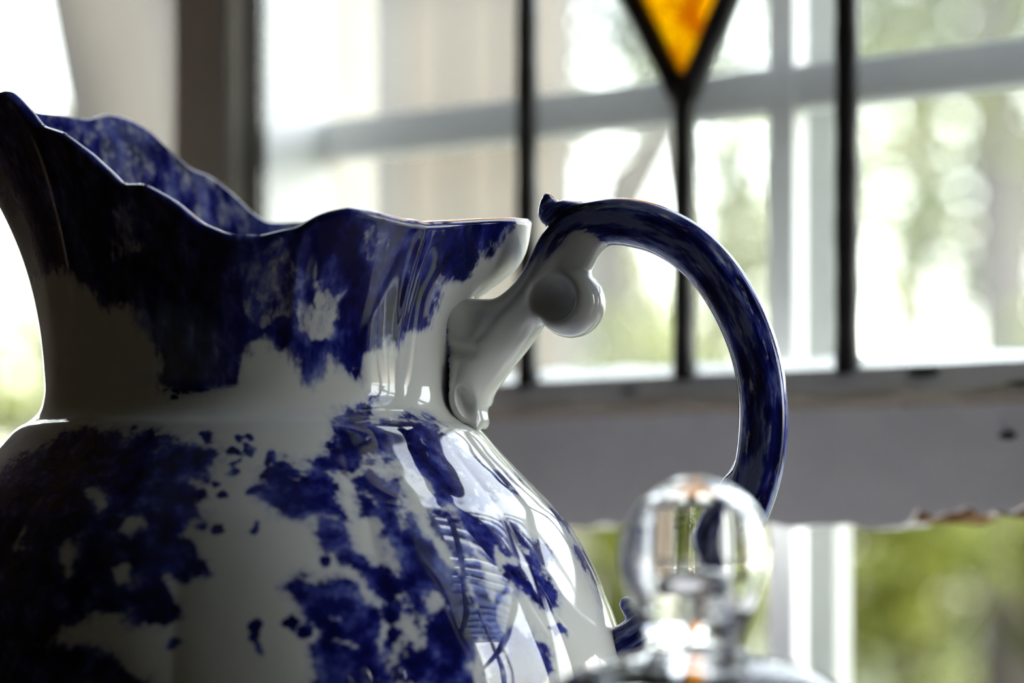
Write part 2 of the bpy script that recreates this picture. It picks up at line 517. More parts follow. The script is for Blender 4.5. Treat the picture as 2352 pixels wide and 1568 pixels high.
pane([(gx0, zg), (sA, zg), (sA, ztop), (gx0, ztop)], M['pane'])
pane([(sC, zg), (gx1 - 0.03, zg), (gx1 - 0.03, ztop), (sC, ztop)], M['pane'])
pane([(sA, zg), (sB, zg), (sB, zap), (sA, zmid)], M['pane'])
pane([(sB, zg), (sC, zg), (sC, zmid), (sB, zap)], M['pane'])
pane([(sA, zmid), (sB, zt2), (sB, ztop), (sA, ztop)], M['pane'])
pane([(sB, zt2), (sC, zmid), (sC, ztop), (sB, ztop)], M['pane'])
pane([(sB, zap), (sC, zmid), (sB, zt2), (sA, zmid)], M['amber'], 'diamond_pane', 'amber yellow streaky glass diamond')
# translucent strip added for the bright glow along each pane's lower edge
for a, b in ((gx0, sA - 0.004), (sA + 0.004, sB - 0.004), (sB + 0.004, sC - 0.004), (sC + 0.004, gx1 - 0.03)):
    link('pane_glow', prism('pane_glow', [(0.002, zr1 - 0.001), (0.002, zr1 + 0.0045), (0.0045, zr1 + 0.0025), (0.006, zr1 - 0.001)], a, b, 12,
         lambda xx, j: (0, 0.0005 * math.sin(xx * 200 + j))), M['pane_glow'], win)

# ------------------------------------------------------------------ outer window with white muntins (window_2)
ow = empty('window_2', WL, RZ, kind='structure')
def col(s_, d):
    p = wpt(s_, d, 0.0); return 1176 + F * p.x / p.y
OD = next(d for d in np.arange(0.02, 0.2, 0.0005) if col(pL1, d) > 738)   # its plane behind the leaded glass
oz0, oz1 = SILL + 0.025, HEAD
jx = pL1
link('jamb', boxmesh('jamb', jx - 0.012, jx + 0.0009, 0.0032, OD + 0.004, oz0, oz1), M['white'], ow)
mz0, mz1 = wz(1572, 277, OD), wz(1572, 178, OD)
vx0, vx1 = ws(1765, OD)[0], ws(1826, OD)[0]
for dz_ in (0.0, 0.26):
    link('muntin', boxmesh('muntin', jx, 0.93, OD, OD + 0.014, mz0 + dz_, mz1 + dz_, 0.0015), M['white'], ow)
link('mullion', boxmesh('mullion', vx0, vx1, OD - 0.001, OD + 0.009, oz0, oz1, 0.001), M['white'], ow)
sd_ = OD + 0.06
link('screen_stile', boxmesh('screen_stile', ws(1830, sd_)[0], ws(1920, sd_)[0], sd_, sd_ + 0.012, oz0 - 0.3, oz1, 0.001), M['stile'], ow)
link('jamb', boxmesh('jamb', 0.93, 0.95, OD, OD + 0.045, oz0, oz1), M['white'], ow)
link('head', boxmesh('head', jx, 0.95, OD, OD + 0.045, oz1 - 0.02, oz1), M['white'], ow)

# plain glazed windows along the rest of the wall
for i, (a, b) in enumerate(openings):
    if i == 1: continue
    w = empty('window_%d' % (i + 3 if i else 3), WL, RZ, kind='structure')
    fr = 0.028
    for x0, x1 in ((a, a + fr), (b - fr, b)):
        if i == 0 and x1 == b: continue
        link('stile', boxmesh('stile', x0, x1, 0.02, 0.05, SILL + 0.025, HEAD, 0.002), M['white'], w)
    link('bottom_rail', boxmesh('bottom_rail', a + fr, b - (fr if i else 0), 0.02, 0.05, SILL + 0.025, SILL + 0.06, 0.002), M['white'], w)
    link('top_rail', boxmesh('top_rail', a + fr, b - (fr if i else 0), 0.02, 0.05, HEAD - 0.035, HEAD, 0.002), M['white'], w)
    if i:
        link('muntin', boxmesh('muntin', (a + b) / 2 - 0.009, (a + b) / 2 + 0.009, 0.025, 0.045, SILL + 0.06, HEAD - 0.035, 0.002), M['white'], w)
        link('muntin', boxmesh('muntin', a + fr, b - fr, 0.026, 0.044, 1.32, 1.338, 0.002), M['white'], w)
    link('pane', boxmesh('pane', a + fr, b - (fr if i else 0), 0.034, 0.036, SILL + 0.06, HEAD - 0.035), M['clear'], w)

# ------------------------------------------------------------------ table
tb = empty('table', WL, RZ, label='dark wooden table that the jug and glass jar stand on', cat='table')
link('table_top', boxmesh('table_top', -0.26, 0.95, -0.86, -0.15, 0.722, 0.75, 0.004), M['table'], tb)
for x0 in (-0.22, 0.84):
    for y0 in (-0.82, -0.22):
        link('leg', boxmesh('leg', x0, x0 + 0.06, y0, y0 + 0.06, 0.0, 0.722, 0.004), M['table'], tb)

wd = empty('shade_cabinet', WL, RZ, label='tall dark cabinet added out of view to shade the pitcher', cat='shade_cabinet')  # unseen, added to keep room light off the pitcher's left side
link('carcass', boxmesh('carcass', -0.90, -0.33, -2.10, -0.12, 0.06, 1.85, 0.004), M['table'], wd)
link('cornice', boxmesh('cornice', -0.93, -0.30, -2.13, -0.09, 1.85, 1.91, 0.01), M['table'], wd)
link('plinth', boxmesh('plinth', -0.88, -0.35, -2.08, -0.14, 0.0, 0.06), M['table'], wd)
for y0 in (-2.07, -1.42, -0.78):
    dr_ = link('door', boxmesh('door', -0.33, -0.312, y0, y0 + 0.62, 0.09, 1.82, 0.003), M['table'], wd)
    link('door_panel', boxmesh('door_panel', -0.312, -0.306, y0 + 0.09, y0 + 0.53, 0.2, 1.7, 0.003), M['table'], dr_)
# ------------------------------------------------------------------ the jug
S = 1.0 / 8000.0                          # metres per pixel at the jug's axis
Y0 = F * S
XA = (575 - 1176) * S
jug = empty('pitcher', (XA, Y0, 0.75), label='blue and white floral printed porcelain pitcher with scalloped rim and scrolled handle', cat='pitcher')
ZB = ZC - 0.75                            # camera height above the jug's foot
N = 720
phi = np.linspace(-np.pi, np.pi, N, endpoint=False)
deg = np.degrees(phi)
def wrap(d): return (d + 180) % 360 - 180
R = 560 + 230 * np.exp(-(wrap(deg + 95) / 32) ** 2) + 85 * np.exp(-(wrap(deg - 88) / 17) ** 2)
Yr = Y0 - R * S * np.cos(phi)
PX = 1176 + F * (XA + R * S * np.sin(phi)) / Yr
near = [(-300, 215), (-120, 208), (-20, 236), (10, 228), (32, 230), (60, 268), (78, 304), (140, 322), (200, 368), (270, 436), (330, 441), (400, 480), (460, 528),
        (520, 551), (600, 557), (680, 540), (740, 510), (800, 498), (860, 505), (940, 521), (1000, 526), (1100, 520), (1190, 514), (1230, 516)]
far = [(-300, 215), (-100, 230), (0, 258), (75, 279), (130, 284), (190, 295), (240, 278), (290, 284), (340, 310), (390, 368), (430, 405), (480, 420), (530, 460), (580, 508),
       (615, 529), (640, 531), (690, 528), (800, 536), (950, 545), (1060, 535), (1150, 522), (1230, 516)]
nx, ny = np.array(near).T; fx, fy = np.array(far).T
iR, iL = np.argmax(PX), np.argmin(PX)
isn = (np.arange(N) <= iR) & (np.arange(N) >= iL)
PYr = np.where(isn, np.interp(PX, nx, ny), np.interp(PX, fx, fy))
zrim = (YH - PYr) * Yr / F + ZB            # height above the foot
ker = np.exp(-0.5 * (np.arange(-9, 10) / 1.8) ** 2); ker /= ker.sum()
zrim = np.convolve(np.concatenate([zrim[-9:], zrim, zrim[:9]]), ker, 'valid')
kb = np.exp(-0.5 * (np.arange(-60, 61) / 26.0) ** 2); kb /= kb.sum()
zlow = np.convolve(np.concatenate([zrim[-60:], zrim, zrim[:60]]), kb, 'valid')
hf = zrim - zlow
zneck = (YH - 900) * S + ZB
prof_b = [(900, 467), (925, 470), (945, 477), (960, 488), (975, 506), (992, 534), (1040, 577), (1090, 625), (1150, 684), (1200, 728), (1300, 787), (1400, 830), (1490, 857), (1568, 868),
          (1660, 872), (1800, 850), (1950, 790), (2100, 700), (2220, 605), (2300, 545), (2340, 522), (2370, 530), (2400, 548)]
pb = spline(prof_b, 1200)
cum = np.concatenate([[0], np.cumsum(np.hypot(*np.diff(pb, axis=0).T))])
tb_ = np.linspace(0, cum[-1], 330)
by = np.interp(tb_, cum, pb[:, 0]); br = np.interp(tb_, cum, pb[:, 1])
NB = len(by)
# belly rows (top to bottom) then reversed so that rows climb
lob = (np.abs(np.sin(6 * phi + 0.55)) ** 0.7 - 0.6)
fade = np.clip((by - 985) / 170, 0, 1) * np.clip((2300 - by) / 400, 0, 1)
rb = (br[:, None] + 9.0 * fade[:, None] * lob[None, :]) * S
flt = np.cos(18 * phi + 0.4)
zb = np.repeat(((YH - by) * S + ZB)[:, None], N, 1)
NU = 110
u = np.linspace(0, 1, NU + 1)[1:]
fl = 0.93 * u ** 2.35 + 0.07 * u
flh = u ** 1.7                             # near the handle the lip leaves the neck earlier
wh = np.exp(-(wrap(deg - 88) / 24) ** 2)
FL = fl[:, None] * (1 - wh) + (0.15 * u ** 1.2 + 0.85 / (1 + np.exp(-(u - 0.62) * 14)) * (1 + 0.0))[:, None] * wh
rn = 467 + (R - 467)[None, :] * FL
rn = rn * S + ((0.9 - 0.75 * np.exp(-(wrap(deg + 90) / 45) ** 2)) * hf)[None, :] * (u ** 2.5)[:, None]
rn += 1.6 * S * flt[None, :] * (np.sin(np.pi * u) ** 0.8)[:, None]
for pxr in (985, 690, 268, 76):            # fine ridges that run down from the dips of the rim
    i0 = np.argmin(np.where(isn, np.abs(PX - pxr), 1e9)); d0 = deg[i0]
    rn += (6.0 * S * np.exp(-(wrap(deg - d0) / 1.7) ** 2))[None, :] * (np.clip((u - 0.15) / 0.4, 0, 1) * np.clip((1.02 - u) / 0.1, 0, 1))[:, None]
zn = zneck + (zrim[None, :] - zneck) * u[:, None]
ro = np.vstack([rb[::-1], rn]); zo = np.vstack([zb[::-1], zn])
# inner wall, offset along the profile's own normal
dr = np.gradient(ro, axis=0); dz = np.gradient(zo, axis=0)
ln = np.hypot(dr, dz) + 1e-12
nr, nz = dz / ln, -dr / ln                 # outward normal in the r-z plane
T = 0.0036
ri = ro - T * nr; zi = zo - T * nz
nrow = ro.shape[0]
lipr = []; lipz = []
cr, cz = (ro[-1] + ri[-1]) / 2, (zo[-1] + zi[-1]) / 2
tr_, tz_ = dr[-1] / ln[-1], dz[-1] / ln[-1]
for a in np.linspace(0, np.pi, 9)[1:-1]:
    lipr.append(cr + T / 2 * (np.cos(a) * nr[-1] + np.sin(a) * tr_ * 0.8))
    lipz.append(cz + T / 2 * (np.cos(a) * nz[-1] + np.sin(a) * tz_ * 0.8))
inner_rows = list(range(nrow - 1, NB - 2, -2)) + list(range(NB - 3, 40, -6))
ri_s, zi_s = ri[inner_rows], zi[inner_rows]
RR = np.vstack([ro, np.array(lipr), ri_s]); ZZ = np.vstack([zo, np.array(lipz), zi_s])
nr_all = RR.shape[0]
V = np.stack([RR * np.sin(phi), -RR * np.cos(phi), ZZ], -1)
idx = np.arange(nr_all * N).reshape(nr_all, N)
Q = np.stack([idx[:-1], np.roll(idx[:-1], -1, 1), np.roll(idx[1:], -1, 1), idx[1:]], -1).reshape(-1, 4)
rowq = np.repeat(np.arange(nr_all - 1), N)
# smooth normals of the whole skin
dU = np.roll(V, -1, 1) - np.roll(V, 1, 1)
dV = np.gradient(V, axis=0)
NN = np.cross(dU, dV); NN /= np.linalg.norm(NN, axis=-1, keepdims=True) + 1e-12
# ------- where the print lies: outlines laid on the surface
def z5(p): return [(650 + 0.426 * a, 900 + 0.426 * b) for a, b in p]
neck_edge = [(-400, 620), (0, 600), (90, 640), (140, 610), (200, 650), (240, 690), (300, 700), (340, 770), (380, 830), (370, 880), (420, 900), (480, 895), (535, 880), (540, 820), (600, 770), (660, 800),
             (690, 840), (715, 880), (745, 820), (790, 860), (815, 865), (850, 800), (905, 770), (920, 790), (945, 760), (985, 745), (1005, 660), (1060, 640), (1120, 590), (1160, 530)]
neck_poly = neck_edge + [(1250, 470), (1250, 150), (-400, 150)]
POS = [neck_poly,
       [(-300, 1150), (0, 1085), (100, 1030), (190, 985), (330, 1000), (400, 1005), (440, 1030), (490, 1050), (470, 1090), (430, 1095), (465, 1180), (400, 1230), (420, 1260), (468, 1310), (380, 1330),
        (412, 1420), (300, 1440), (220, 1400), (150, 1420), (80, 1490), (-300, 1500)],
       [(-300, 1520), (60, 1480), (180, 1480), (260, 1510), (345, 1580), (360, 1700), (-300, 1700)],
       z5([(300, 110), (350, 80), (400, 90), (480, 30), (470, 130), (500, 200), (640, 140), (760, 170), (860, 240), (930, 330), (945, 440), (1020, 500), (1010, 570), (960, 590), (1000, 640), (1100, 720),
           (1180, 690), (1300, 760), (1410, 830), (1420, 880), (1370, 940), (1280, 900), (1150, 790), (1130, 870), (1160, 930), (1060, 840), (960, 680), (870, 600), (800, 520), (680, 400), (600, 360),
           (450, 340), (380, 400), (260, 430), (160, 400), (280, 340), (300, 200)]),
       z5([(920, 290), (1000, 350), (1120, 420), (1250, 500), (1240, 530), (1080, 450), (1100, 590), (1060, 590), (990, 420)]),
       z5([(1230, 960), (1310, 930), (1380, 990), (1440, 1060), (1475, 1100), (1460, 1130), (1380, 1120), (1300, 1070), (1250, 1050), (1160, 1140), (1125, 1200), (1110, 1190), (1170, 1080), (1240, 1030)]),
       z5([(-120, 430), (0, 400), (100, 440), (230, 470), (330, 680), (200, 640), (60, 670), (-60, 640), (-100, 560)]),
       z5([(180, 690), (330, 720), (380, 850), (500, 920), (640, 1000), (620, 1180), (500, 1050), (380, 900), (250, 860)]),
       z5([(560, 520), (620, 480), (640, 700), (700, 760), (800, 850), (860, 980), (980, 1000), (960, 1060), (760, 1060), (720, 1250), (690, 1100), (640, 1000), (600, 800), (560, 700), (450, 640), (380, 440), (460, 430)]),
       z5([(700, 850), (780, 850), (870, 960), (860, 1020), (700, 1020)]),
       z5([(20, 1040), (120, 1020), (220, 1040), (330, 1020), (420, 1130), (500, 1220), (500, 1450), (480, 1700), (160, 1700), (190, 1500), (150, 1400), (230, 1290), (130, 1220), (90, 1130)]),
       z5([(760, 1290), (830, 1180), (920, 1160), (1000, 1180), (1060, 1150), (1040, 1300), (1010, 1500), (1020, 1700), (830, 1700), (790, 1450)]),
       z5([(970, 850), (1020, 960), (1090, 1110), (1150, 1250), (1170, 1450), (1160, 1700), (1110, 1700), (1130, 1400), (1060, 1290), (1040, 1100), (980, 980)]),
       z5([(1200, 1330), (1290, 1290), (1380, 1340), (1440, 1440), (1440, 1500), (1330, 1620), (1180, 1620), (1210, 1430)]),  # round printed tree; its outline also paints in part of a reflection
       z5([(1600, 790), (1680, 870), (1760, 1000), (1790, 1150), (1700, 1020), (1640, 920)]),
       z5([(500, 1500), (600, 1290), (640, 1330), (560, 1400), (530, 1560), (600, 1450), (680, 1390), (720, 1410), (600, 1500), (560, 1700), (490, 1700)]),
       z5([(480, 640), (560, 600), (640, 720), (720, 700), (760, 780), (660, 820), (560, 760)]),
       z5([(820, 640), (900, 700), (980, 780), (1000, 860), (930, 830), (860, 750)]),
       z5([(560, 1100), (640, 1120), (650, 1200), (600, 1260), (540, 1220)]),
       z5([(840, 1080), (960, 1060), (1020, 1130), (940, 1170), (860, 1150)]),
       z5([(640, 1420), (720, 1380), (790, 1430), (800, 1560), (700, 1600), (640, 1540)]),
       z5([(1480, 640), (1560, 700), (1540, 730), (1460, 680)]),
       [(-100, 1650), (200, 1800), (500, 1720), (700, 1900), (900, 1750), (1300, 1850), (1500, 1700), (1400, 2050), (900, 2150), (300, 2100), (-200, 1950)],
       ]
NEG = [[(690, 690), (720, 715), (735, 655), (760, 690), (800, 665), (775, 730), (745, 765), (710, 775), (685, 740)],
       [(590, 590), (640, 560), (700, 640), (690, 715), (600, 740), (560, 690)],
       [(830, 530), (870, 525), (885, 580), (845, 590)],
       [(235, 500), (300, 480), (330, 560), (270, 590)],
       [(190, 1110), (250, 1110), (240, 1170), (210, 1180)], [(265, 1185), (330, 1180), (340, 1215), (300, 1250), (275, 1230)], [(240, 1300), (300, 1290), (310, 1330), (260, 1350)],
       [(120, 1250), (160, 1230), (190, 1300), (150, 1340)], [(40, 1230), (70, 1200), (60, 1270), (30, 1290)],
       z5([(740, 230), (800, 270), (820, 320), (760, 290)]), z5([(600, 260), (680, 280), (690, 310), (620, 310)]), z5([(400, 240), (450, 230), (460, 280), (410, 280)]),
       z5([(1250, 810), (1330, 810), (1360, 870), (1280, 860)]), z5([(280, 1330), (400, 1350), (380, 1390), (260, 1380)]), z5([(860, 900), (930, 900), (940, 960), (880, 960)]),
       z5([(250, 1180), (330, 1200), (330, 1240), (260, 1240)]), z5([(420, 520), (520, 560), (540, 640), (470, 600)])]
DOTS = [(480, 1010, 7), (525, 1040, 8), (540, 1075, 5), (515, 1145, 7), (490, 1215, 6), (450, 1215, 6), (560, 1030, 5), (575, 1000, 5), (610, 1060, 6), (590, 1120, 6), (392, 1488, 12), (640, 1080, 6), (1283, 1440, 7),
        (590, 1440, 12), (595, 1470, 10), (755, 1295, 8), (670, 1430, 10), (700, 1450, 12), (550, 1005, 4), (500, 1100, 4), (465, 1130, 6), (580, 1205, 5), (400, 915, 4), (1105, 1400, 8), (1120, 1240, 7)]
def poly_sd(P, poly):
    poly = np.asarray(poly, np.float32)
    d = np.full(len(P), 1e9, np.float32); ins = np.zeros(len(P), bool)
    for i in range(len(poly)):
        a, b = poly[i], poly[(i + 1) % len(poly)]
        e = b - a; w = P - a
        t = np.clip((w @ e) / max(float(e @ e), 1e-6), 0, 1)
        q = w - t[:, None] * e
        d = np.minimum(d, (q ** 2).sum(1))
        c = (a[1] > P[:, 1]) != (b[1] > P[:, 1])
        with np.errstate(divide='ignore', invalid='ignore'):
            xi = (b[0] - a[0]) * (P[:, 1] - a[1]) / (b[1] - a[1]) + a[0]
        ins ^= c & (P[:, 0] < xi)
    d = np.sqrt(d)
    return np.where(ins, d, -d)
n_out = nrow + len(lipr)
flat = V[:n_out].reshape(-1, 3)
# outlines are read on the near half; the far half carries the same outlines mirrored
Yv = Y0 - np.abs(flat[:, 1])
PXv = 1176 + F * (XA + flat[:, 0]) / Yv
PYv = YH - (flat[:, 2] - ZB) * F / Yv
PP = np.stack([PXv, PYv], -1).astype(np.float32)
def vnoise(p, seed):
    # smooth value noise in 3D
    r = np.random.default_rng(seed); G = r.uniform(-1, 1, (32, 32, 32)).astype(np.float32)
    i = np.floor(p).astype(int); f = p - i; f = f * f * (3 - 2 * f); o = 0
    for a in (0, 1):
        for b in (0, 1):
            for c in (0, 1):
                w = (f[:, 0] if a else 1 - f[:, 0]) * (f[:, 1] if b else 1 - f[:, 1]) * (f[:, 2] if c else 1 - f[:, 2])
                o = o + w * G[(i[:, 0] + a) % 32, (i[:, 1] + b) % 32, (i[:, 2] + c) % 32]
    return o
for fq, am, sd in ((150, 15, 1), (330, 10, 3), (700, 6, 5)):
    PP[:, 0] += am * vnoise(flat * fq, sd); PP[:, 1] += am * vnoise(flat * fq, sd + 1)
def boxed(P, poly, pad=90):
    p = np.asarray(poly); lo = p.min(0) - pad; hi = p.max(0) + pad
    return (P[:, 0] > lo[0]) & (P[:, 0] < hi[0]) & (P[:, 1] > lo[1]) & (P[:, 1] < hi[1])
ink = np.full(len(PP), -80.0, np.float32)
for p in POS:
    m_ = boxed(PP, p); ink[m_] = np.maximum(ink[m_], poly_sd(PP[m_], p))
for p in NEG:
    m_ = boxed(PP, p); sd_p = -poly_sd(PP[m_], p) * 1.3
    if np.mean([q[1] for q in p]) < 800: sd_p = np.maximum(sd_p, -7 if p is NEG[0] else 5.0)      # the gaps in the neck print are half filled
    ink[m_] = np.minimum(ink[m_], sd_p)
for a, b, r_ in DOTS:
    dd = r_ - np.hypot(PP[:, 0] - a, PP[:, 1] - b)
    ink = np.maximum(ink, np.where(dd > -12, dd * 3.0 + 14, -80))
inkn = np.clip((ink + np.where(PYv > 930, 7.0, 0.0)) / 32.0, -1.5, 1.0)
ink_in = np.full((nr_all - n_out, N), 0.35, np.float32)
hgt = ZZ[n_out:] - (zlow[None, :] - 0.045)
ink_in = np.clip(hgt / 0.02, -1.2, 0.22).astype(np.float32)
INK = np.concatenate([inkn, ink_in.ravel()])
Vf = V.reshape(-1, 3); Nf = NN.reshape(-1, 3)
body_rows = rowq < NB - 4
link('body', submesh('body', Vf, Q, body_rows, Nf, {'ink': INK}), M['glaze'], jug)
link('neck', submesh('neck', Vf, Q, (~body_rows) & (rowq < n_out + 40), Nf, {'ink': INK}), M['glaze_neck'], jug)
link('inside', submesh('inside', Vf, Q, rowq >= n_out + 40, Nf, {'ink': INK}), M['glaze'], jug)
foot_r = float(ro[0].mean())
Vl, ql = lathe([(foot_r, 0.0), (foot_r - 0.006, -0.0002), (foot_r - 0.009, 0.003), (0.0005, 0.005)], 96)
link('foot', npmesh('foot', Vl, ql, True, None, {'ink': np.full(len(Vl), -1.5)}), M['glaze'], jug)

# ------------------------------------------------------------------ the handle: planar outlines with depth, melted together
PSI = math.radians(80)
sp, cp = math.sin(PSI), math.cos(PSI)
def hp(px, py):
    """picture point on the handle's plane -> (rho, height) in units of S"""
    k = px - 1176
    rho = (k * Y0 - F * XA) / (F * sp + k * cp)
    Y = Y0 - rho * cp
    return rho / S, ((YH - py) * Y / F + ZB) / S
def chain(pts, n=60):
    q = [(*hp(p[0], p[1]), p[2], p[3]) for p in pts]
    return spline(q, n)
VX = 4.5
lo = np.array([410, -100, hp(1500, 1600)[1]]); hi = np.array([1290, 100, hp(1300, 420)[1]])
ga = np.arange(lo[0], hi[0], VX); gb = np.arange(lo[1], hi[1], VX); gc = np.arange(lo[2], hi[2], VX)
GA, GC = np.meshgrid(ga, gc, indexing='ij')
def nearest(ch):
    """per (a,c): signed offset e from the chain, half width, half depth, position along it, overrun beyond the ends"""
    P = np.stack([GA.ravel(), GC.ravel()], -1)
    best = np.full(len(P), 1e9); E = np.zeros(len(P)); W = np.zeros(len(P)); Hh = np.zeros(len(P)); L = np.zeros(len(P))
    acc = 0.0
    for i in range(len(ch) - 1):
        a, b = ch[i, :2], ch[i + 1, :2]
        e = b - a; le = np.hypot(*e)
        w = P - a
        t = np.clip((w @ e) / (le * le), 0, 1)
        q = w - t[:, None] * e
        d = np.hypot(q[:, 0], q[:, 1])
        m_ = d < best
        sgn = np.sign(e[0] * q[:, 1] - e[1] * q[:, 0])
        best[m_] = d[m_]; E[m_] = (d * sgn)[m_]
        W[m_] = (ch[i, 2] * (1 - t) + ch[i + 1, 2] * t)[m_]; Hh[m_] = (ch[i, 3] * (1 - t) + ch[i + 1, 3] * t)[m_]
        L[m_] = (acc + t * le)[m_]
        acc += le
    sh = GA.shape
    return E.reshape(sh), W.reshape(sh), Hh.reshape(sh), L.reshape(sh)
def sweep(ch, p=2.3, ridge=0.0, skew=0.0):
    E, W, Hh, L = nearest(ch)
    B = gb[None, :, None]
    e = (E / W)[:, None, :]; b = (B - skew * E[:, None, :]) / Hh[:, None, :]
    q = (np.abs(e) ** p + np.abs(b) ** p) ** (1 / p)
    d = (q - 1) * np.minimum(W, Hh)[:, None, :]
    if ridge:
        # two grooves along the outer side and one on the face
        d = d + ridge * np.exp(-((e - 0.62) / 0.10) ** 2) * (np.abs(b) > 0.3) - ridge * 0.8 * np.exp(-((e - 0.86) / 0.12) ** 2) + ridge * 0.5 * np.exp(-((e + 0.55) / 0.14) ** 2)
    return d.astype(np.float32), L
def smin(a, b, k):
    h = np.clip(0.5 + 0.5 * (b - a) / k, 0, 1)
    return b * (1 - h) + a * h - k * h * (1 - h)
arm = chain([(985, 745, 50, 60), (1080, 738, 50, 58), (1155, 726, 43, 52), (1215, 682, 44, 50), (1252, 622, 42, 50), (1288, 562, 47, 52), (1335, 526, 50, 54), (1390, 511, 51, 55), (1450, 512, 53, 56), (1520, 532, 53, 56),
             (1590, 574, 54, 56), (1650, 638, 54, 56), (1698, 718, 54, 56), (1733, 806, 54, 56), (1751, 900, 54, 56), (1752, 1000, 55, 56), (1738, 1092, 55, 56), (1705, 1190, 53, 56), (1650, 1290, 50, 55), (1570, 1380, 48, 55),
             (1480, 1455, 48, 58), (1380, 1520, 55, 62)], 110)
leg = chain([(1225, 705, 40, 46), (1175, 765, 46, 50), (1125, 825, 48, 54), (1090, 885, 44, 56), (1082, 935, 40, 52), (1098, 968, 22, 34)], 40)
plate = chain([(1035, 735, 52, 68), (1060, 770, 40, 60), (1062, 840, 36, 56), (1062, 900, 30, 48)], 24)
web = chain([(1335, 560, 48, 46), (1318, 620, 38, 44), (1312, 660, 40, 48)], 16)
thumb = chain([(1345, 498, 34, 40), (1300, 492, 32, 34), (1268, 484, 30, 30), (1259, 466, 21, 25), (1257, 455, 12, 16)], 24)
thumb2 = chain([(1268, 522, 9, 13), (1263, 496, 23, 26), (1262, 470, 16, 22)], 14)
curl = chain([(1520, 1450, 36, 40), (1470, 1420, 26, 30), (1442, 1388, 19, 22)], 14)
spur = chain([(1700, 1100, 40, 40), (1672, 1108, 16, 24), (1652, 1128, 8, 12)], 12)
d_arm, L_arm = sweep(arm, 2.5, 3.2)
E_arm, W_arm, _, _ = nearest(arm)
D = d_arm
d_leg, _ = sweep(leg, 2.1, 0.0, 0.85)
D = smin(D, d_leg, 22)
d_pl, _ = sweep(plate, 2.2); D = smin(D, d_pl, 24)
d_web, _ = sweep(web, 2.2); D = smin(D, d_web, 26)
# scroll: a fat disc with a hollow eye on both faces
ca, cc = hp(1312, 697)
e_a, e_c = hp(1277, 690)
rad = np.hypot(GA - ca, GC - cc)[:, None, :]
Bq = np.abs(gb)[None, :, None]
d_sc = ((rad / 77) ** 2.3 + (Bq / 72) ** 2.3) ** (1 / 2.3) * 72 - 72
D = smin(D, d_sc.astype(np.float32), 14)
eye = np.sqrt((np.hypot(GA - e_a, GC - e_c)[:, None, :]) ** 2 + ((Bq - 66) * 0.85) ** 2) - 53
D = -smin(-D, eye.astype(np.float32), 14)
# the small scoop near the foot of the brace, and the crease under the arm
s_a, s_c = hp(1083, 932)
al = math.radians(68)
ua = (GA - s_a) * math.cos(al) - (GC - s_c) * math.sin(al); va = (GA - s_a) * math.sin(al) + (GC - s_c) * math.cos(al)
scoop = (np.sqrt((ua[:, None, :] / 46) ** 2 + (va[:, None, :] / 20) ** 2 + ((Bq - 56) / 26) ** 2) - 1) * 20
D = -smin(-D, scoop.astype(np.float32), 7)
k_a, k_c = hp(1050, 812)
cre = (np.sqrt(((GA - k_a)[:, None, :] / 46) ** 2 + ((GC - k_c)[:, None, :] / 13) ** 2 + ((Bq - 66) / 20) ** 2) - 1) * 13
D = -smin(-D, cre.astype(np.float32), 12)
d_th, _ = sweep(thumb, 2.1); d_t2, _ = sweep(thumb2, 2.1)
d_th = smin(d_th, d_t2, 12)
D = smin(D, d_th, 9)
d_cu, _ = sweep(curl, 2.0); D = smin(D, d_cu, 8)
d_sp, _ = sweep(spur, 2.0); D = smin(D, d_sp, 10)
def surface_nets(D):
    nx_, ny_, nz_ = D.shape
    I = D < 0
    acc = np.zeros((nx_ - 1, ny_ - 1, nz_ - 1, 3), np.float32); cnt = np.zeros((nx_ - 1, ny_ - 1, nz_ - 1), np.float32)
    cor = [(i, j, k) for i in (0, 1) for j in (0, 1) for k in (0, 1)]
    sl = lambda A, c: A[c[0]:c[0] + nx_ - 1, c[1]:c[1] + ny_ - 1, c[2]:c[2] + nz_ - 1]
    for a in cor:
        for ax in range(3):
            if a[ax] == 0:
                b = list(a); b[ax] = 1
                ia, ib = sl(I, a), sl(I, b)
                m_ = ia != ib
                da, db = sl(D, a)[m_], sl(D, b)[m_]
                t = da / (da - db)
                p = np.repeat(np.array([a], np.float32), len(t), 0)
                p[:, ax] += t
                acc[m_] += p; cnt[m_] += 1
    act = cnt > 0
    vid = np.full(act.shape, -1, np.int64); vid[act] = np.arange(act.sum())
    pos = np.argwhere(act).astype(np.float32) + acc[act] / cnt[act][:, None]
    quads = []
    for ax in range(3):
        o1, o2 = [(1, 2), (2, 0), (0, 1)][ax]
        s0 = [slice(1, -1)] * 3; s0[ax] = slice(0, -1)
        s1 = list(s0); s1[ax] = slice(1, None)
        A, B_ = I[tuple(s0)], I[tuple(s1)]
        ch = np.argwhere(A != B_)
        if not len(ch): continue
        out = A[tuple(ch.T)]
        base = ch.copy()
        for q in range(3):
            if q != ax: base[:, q] += 1
        def v(d1, d2):
            c = base.copy(); c[:, o1] += d1; c[:, o2] += d2
            return vid[c[:, 0], c[:, 1], c[:, 2]]
        qd = np.stack([v(-1, -1), v(0, -1), v(0, 0), v(-1, 0)], -1)
        qd[~out] = qd[~out][:, ::-1]
        quads.append(qd)
    return pos, np.concatenate(quads)
hv, hq = surface_nets(D)
hq = hq[(hq >= 0).all(1)]
def trilin(G, p):
    p = np.clip(p, 0, np.array(G.shape) - 1.001); i = p.astype(int); f = p - i
    r_ = 0
    for a in (0, 1):
        for b in (0, 1):
            for c in (0, 1):
                w = (f[:, 0] if a else 1 - f[:, 0]) * (f[:, 1] if b else 1 - f[:, 1]) * (f[:, 2] if c else 1 - f[:, 2])
                r_ = r_ + w * G[i[:, 0] + a, i[:, 1] + b, i[:, 2] + c]
    return r_
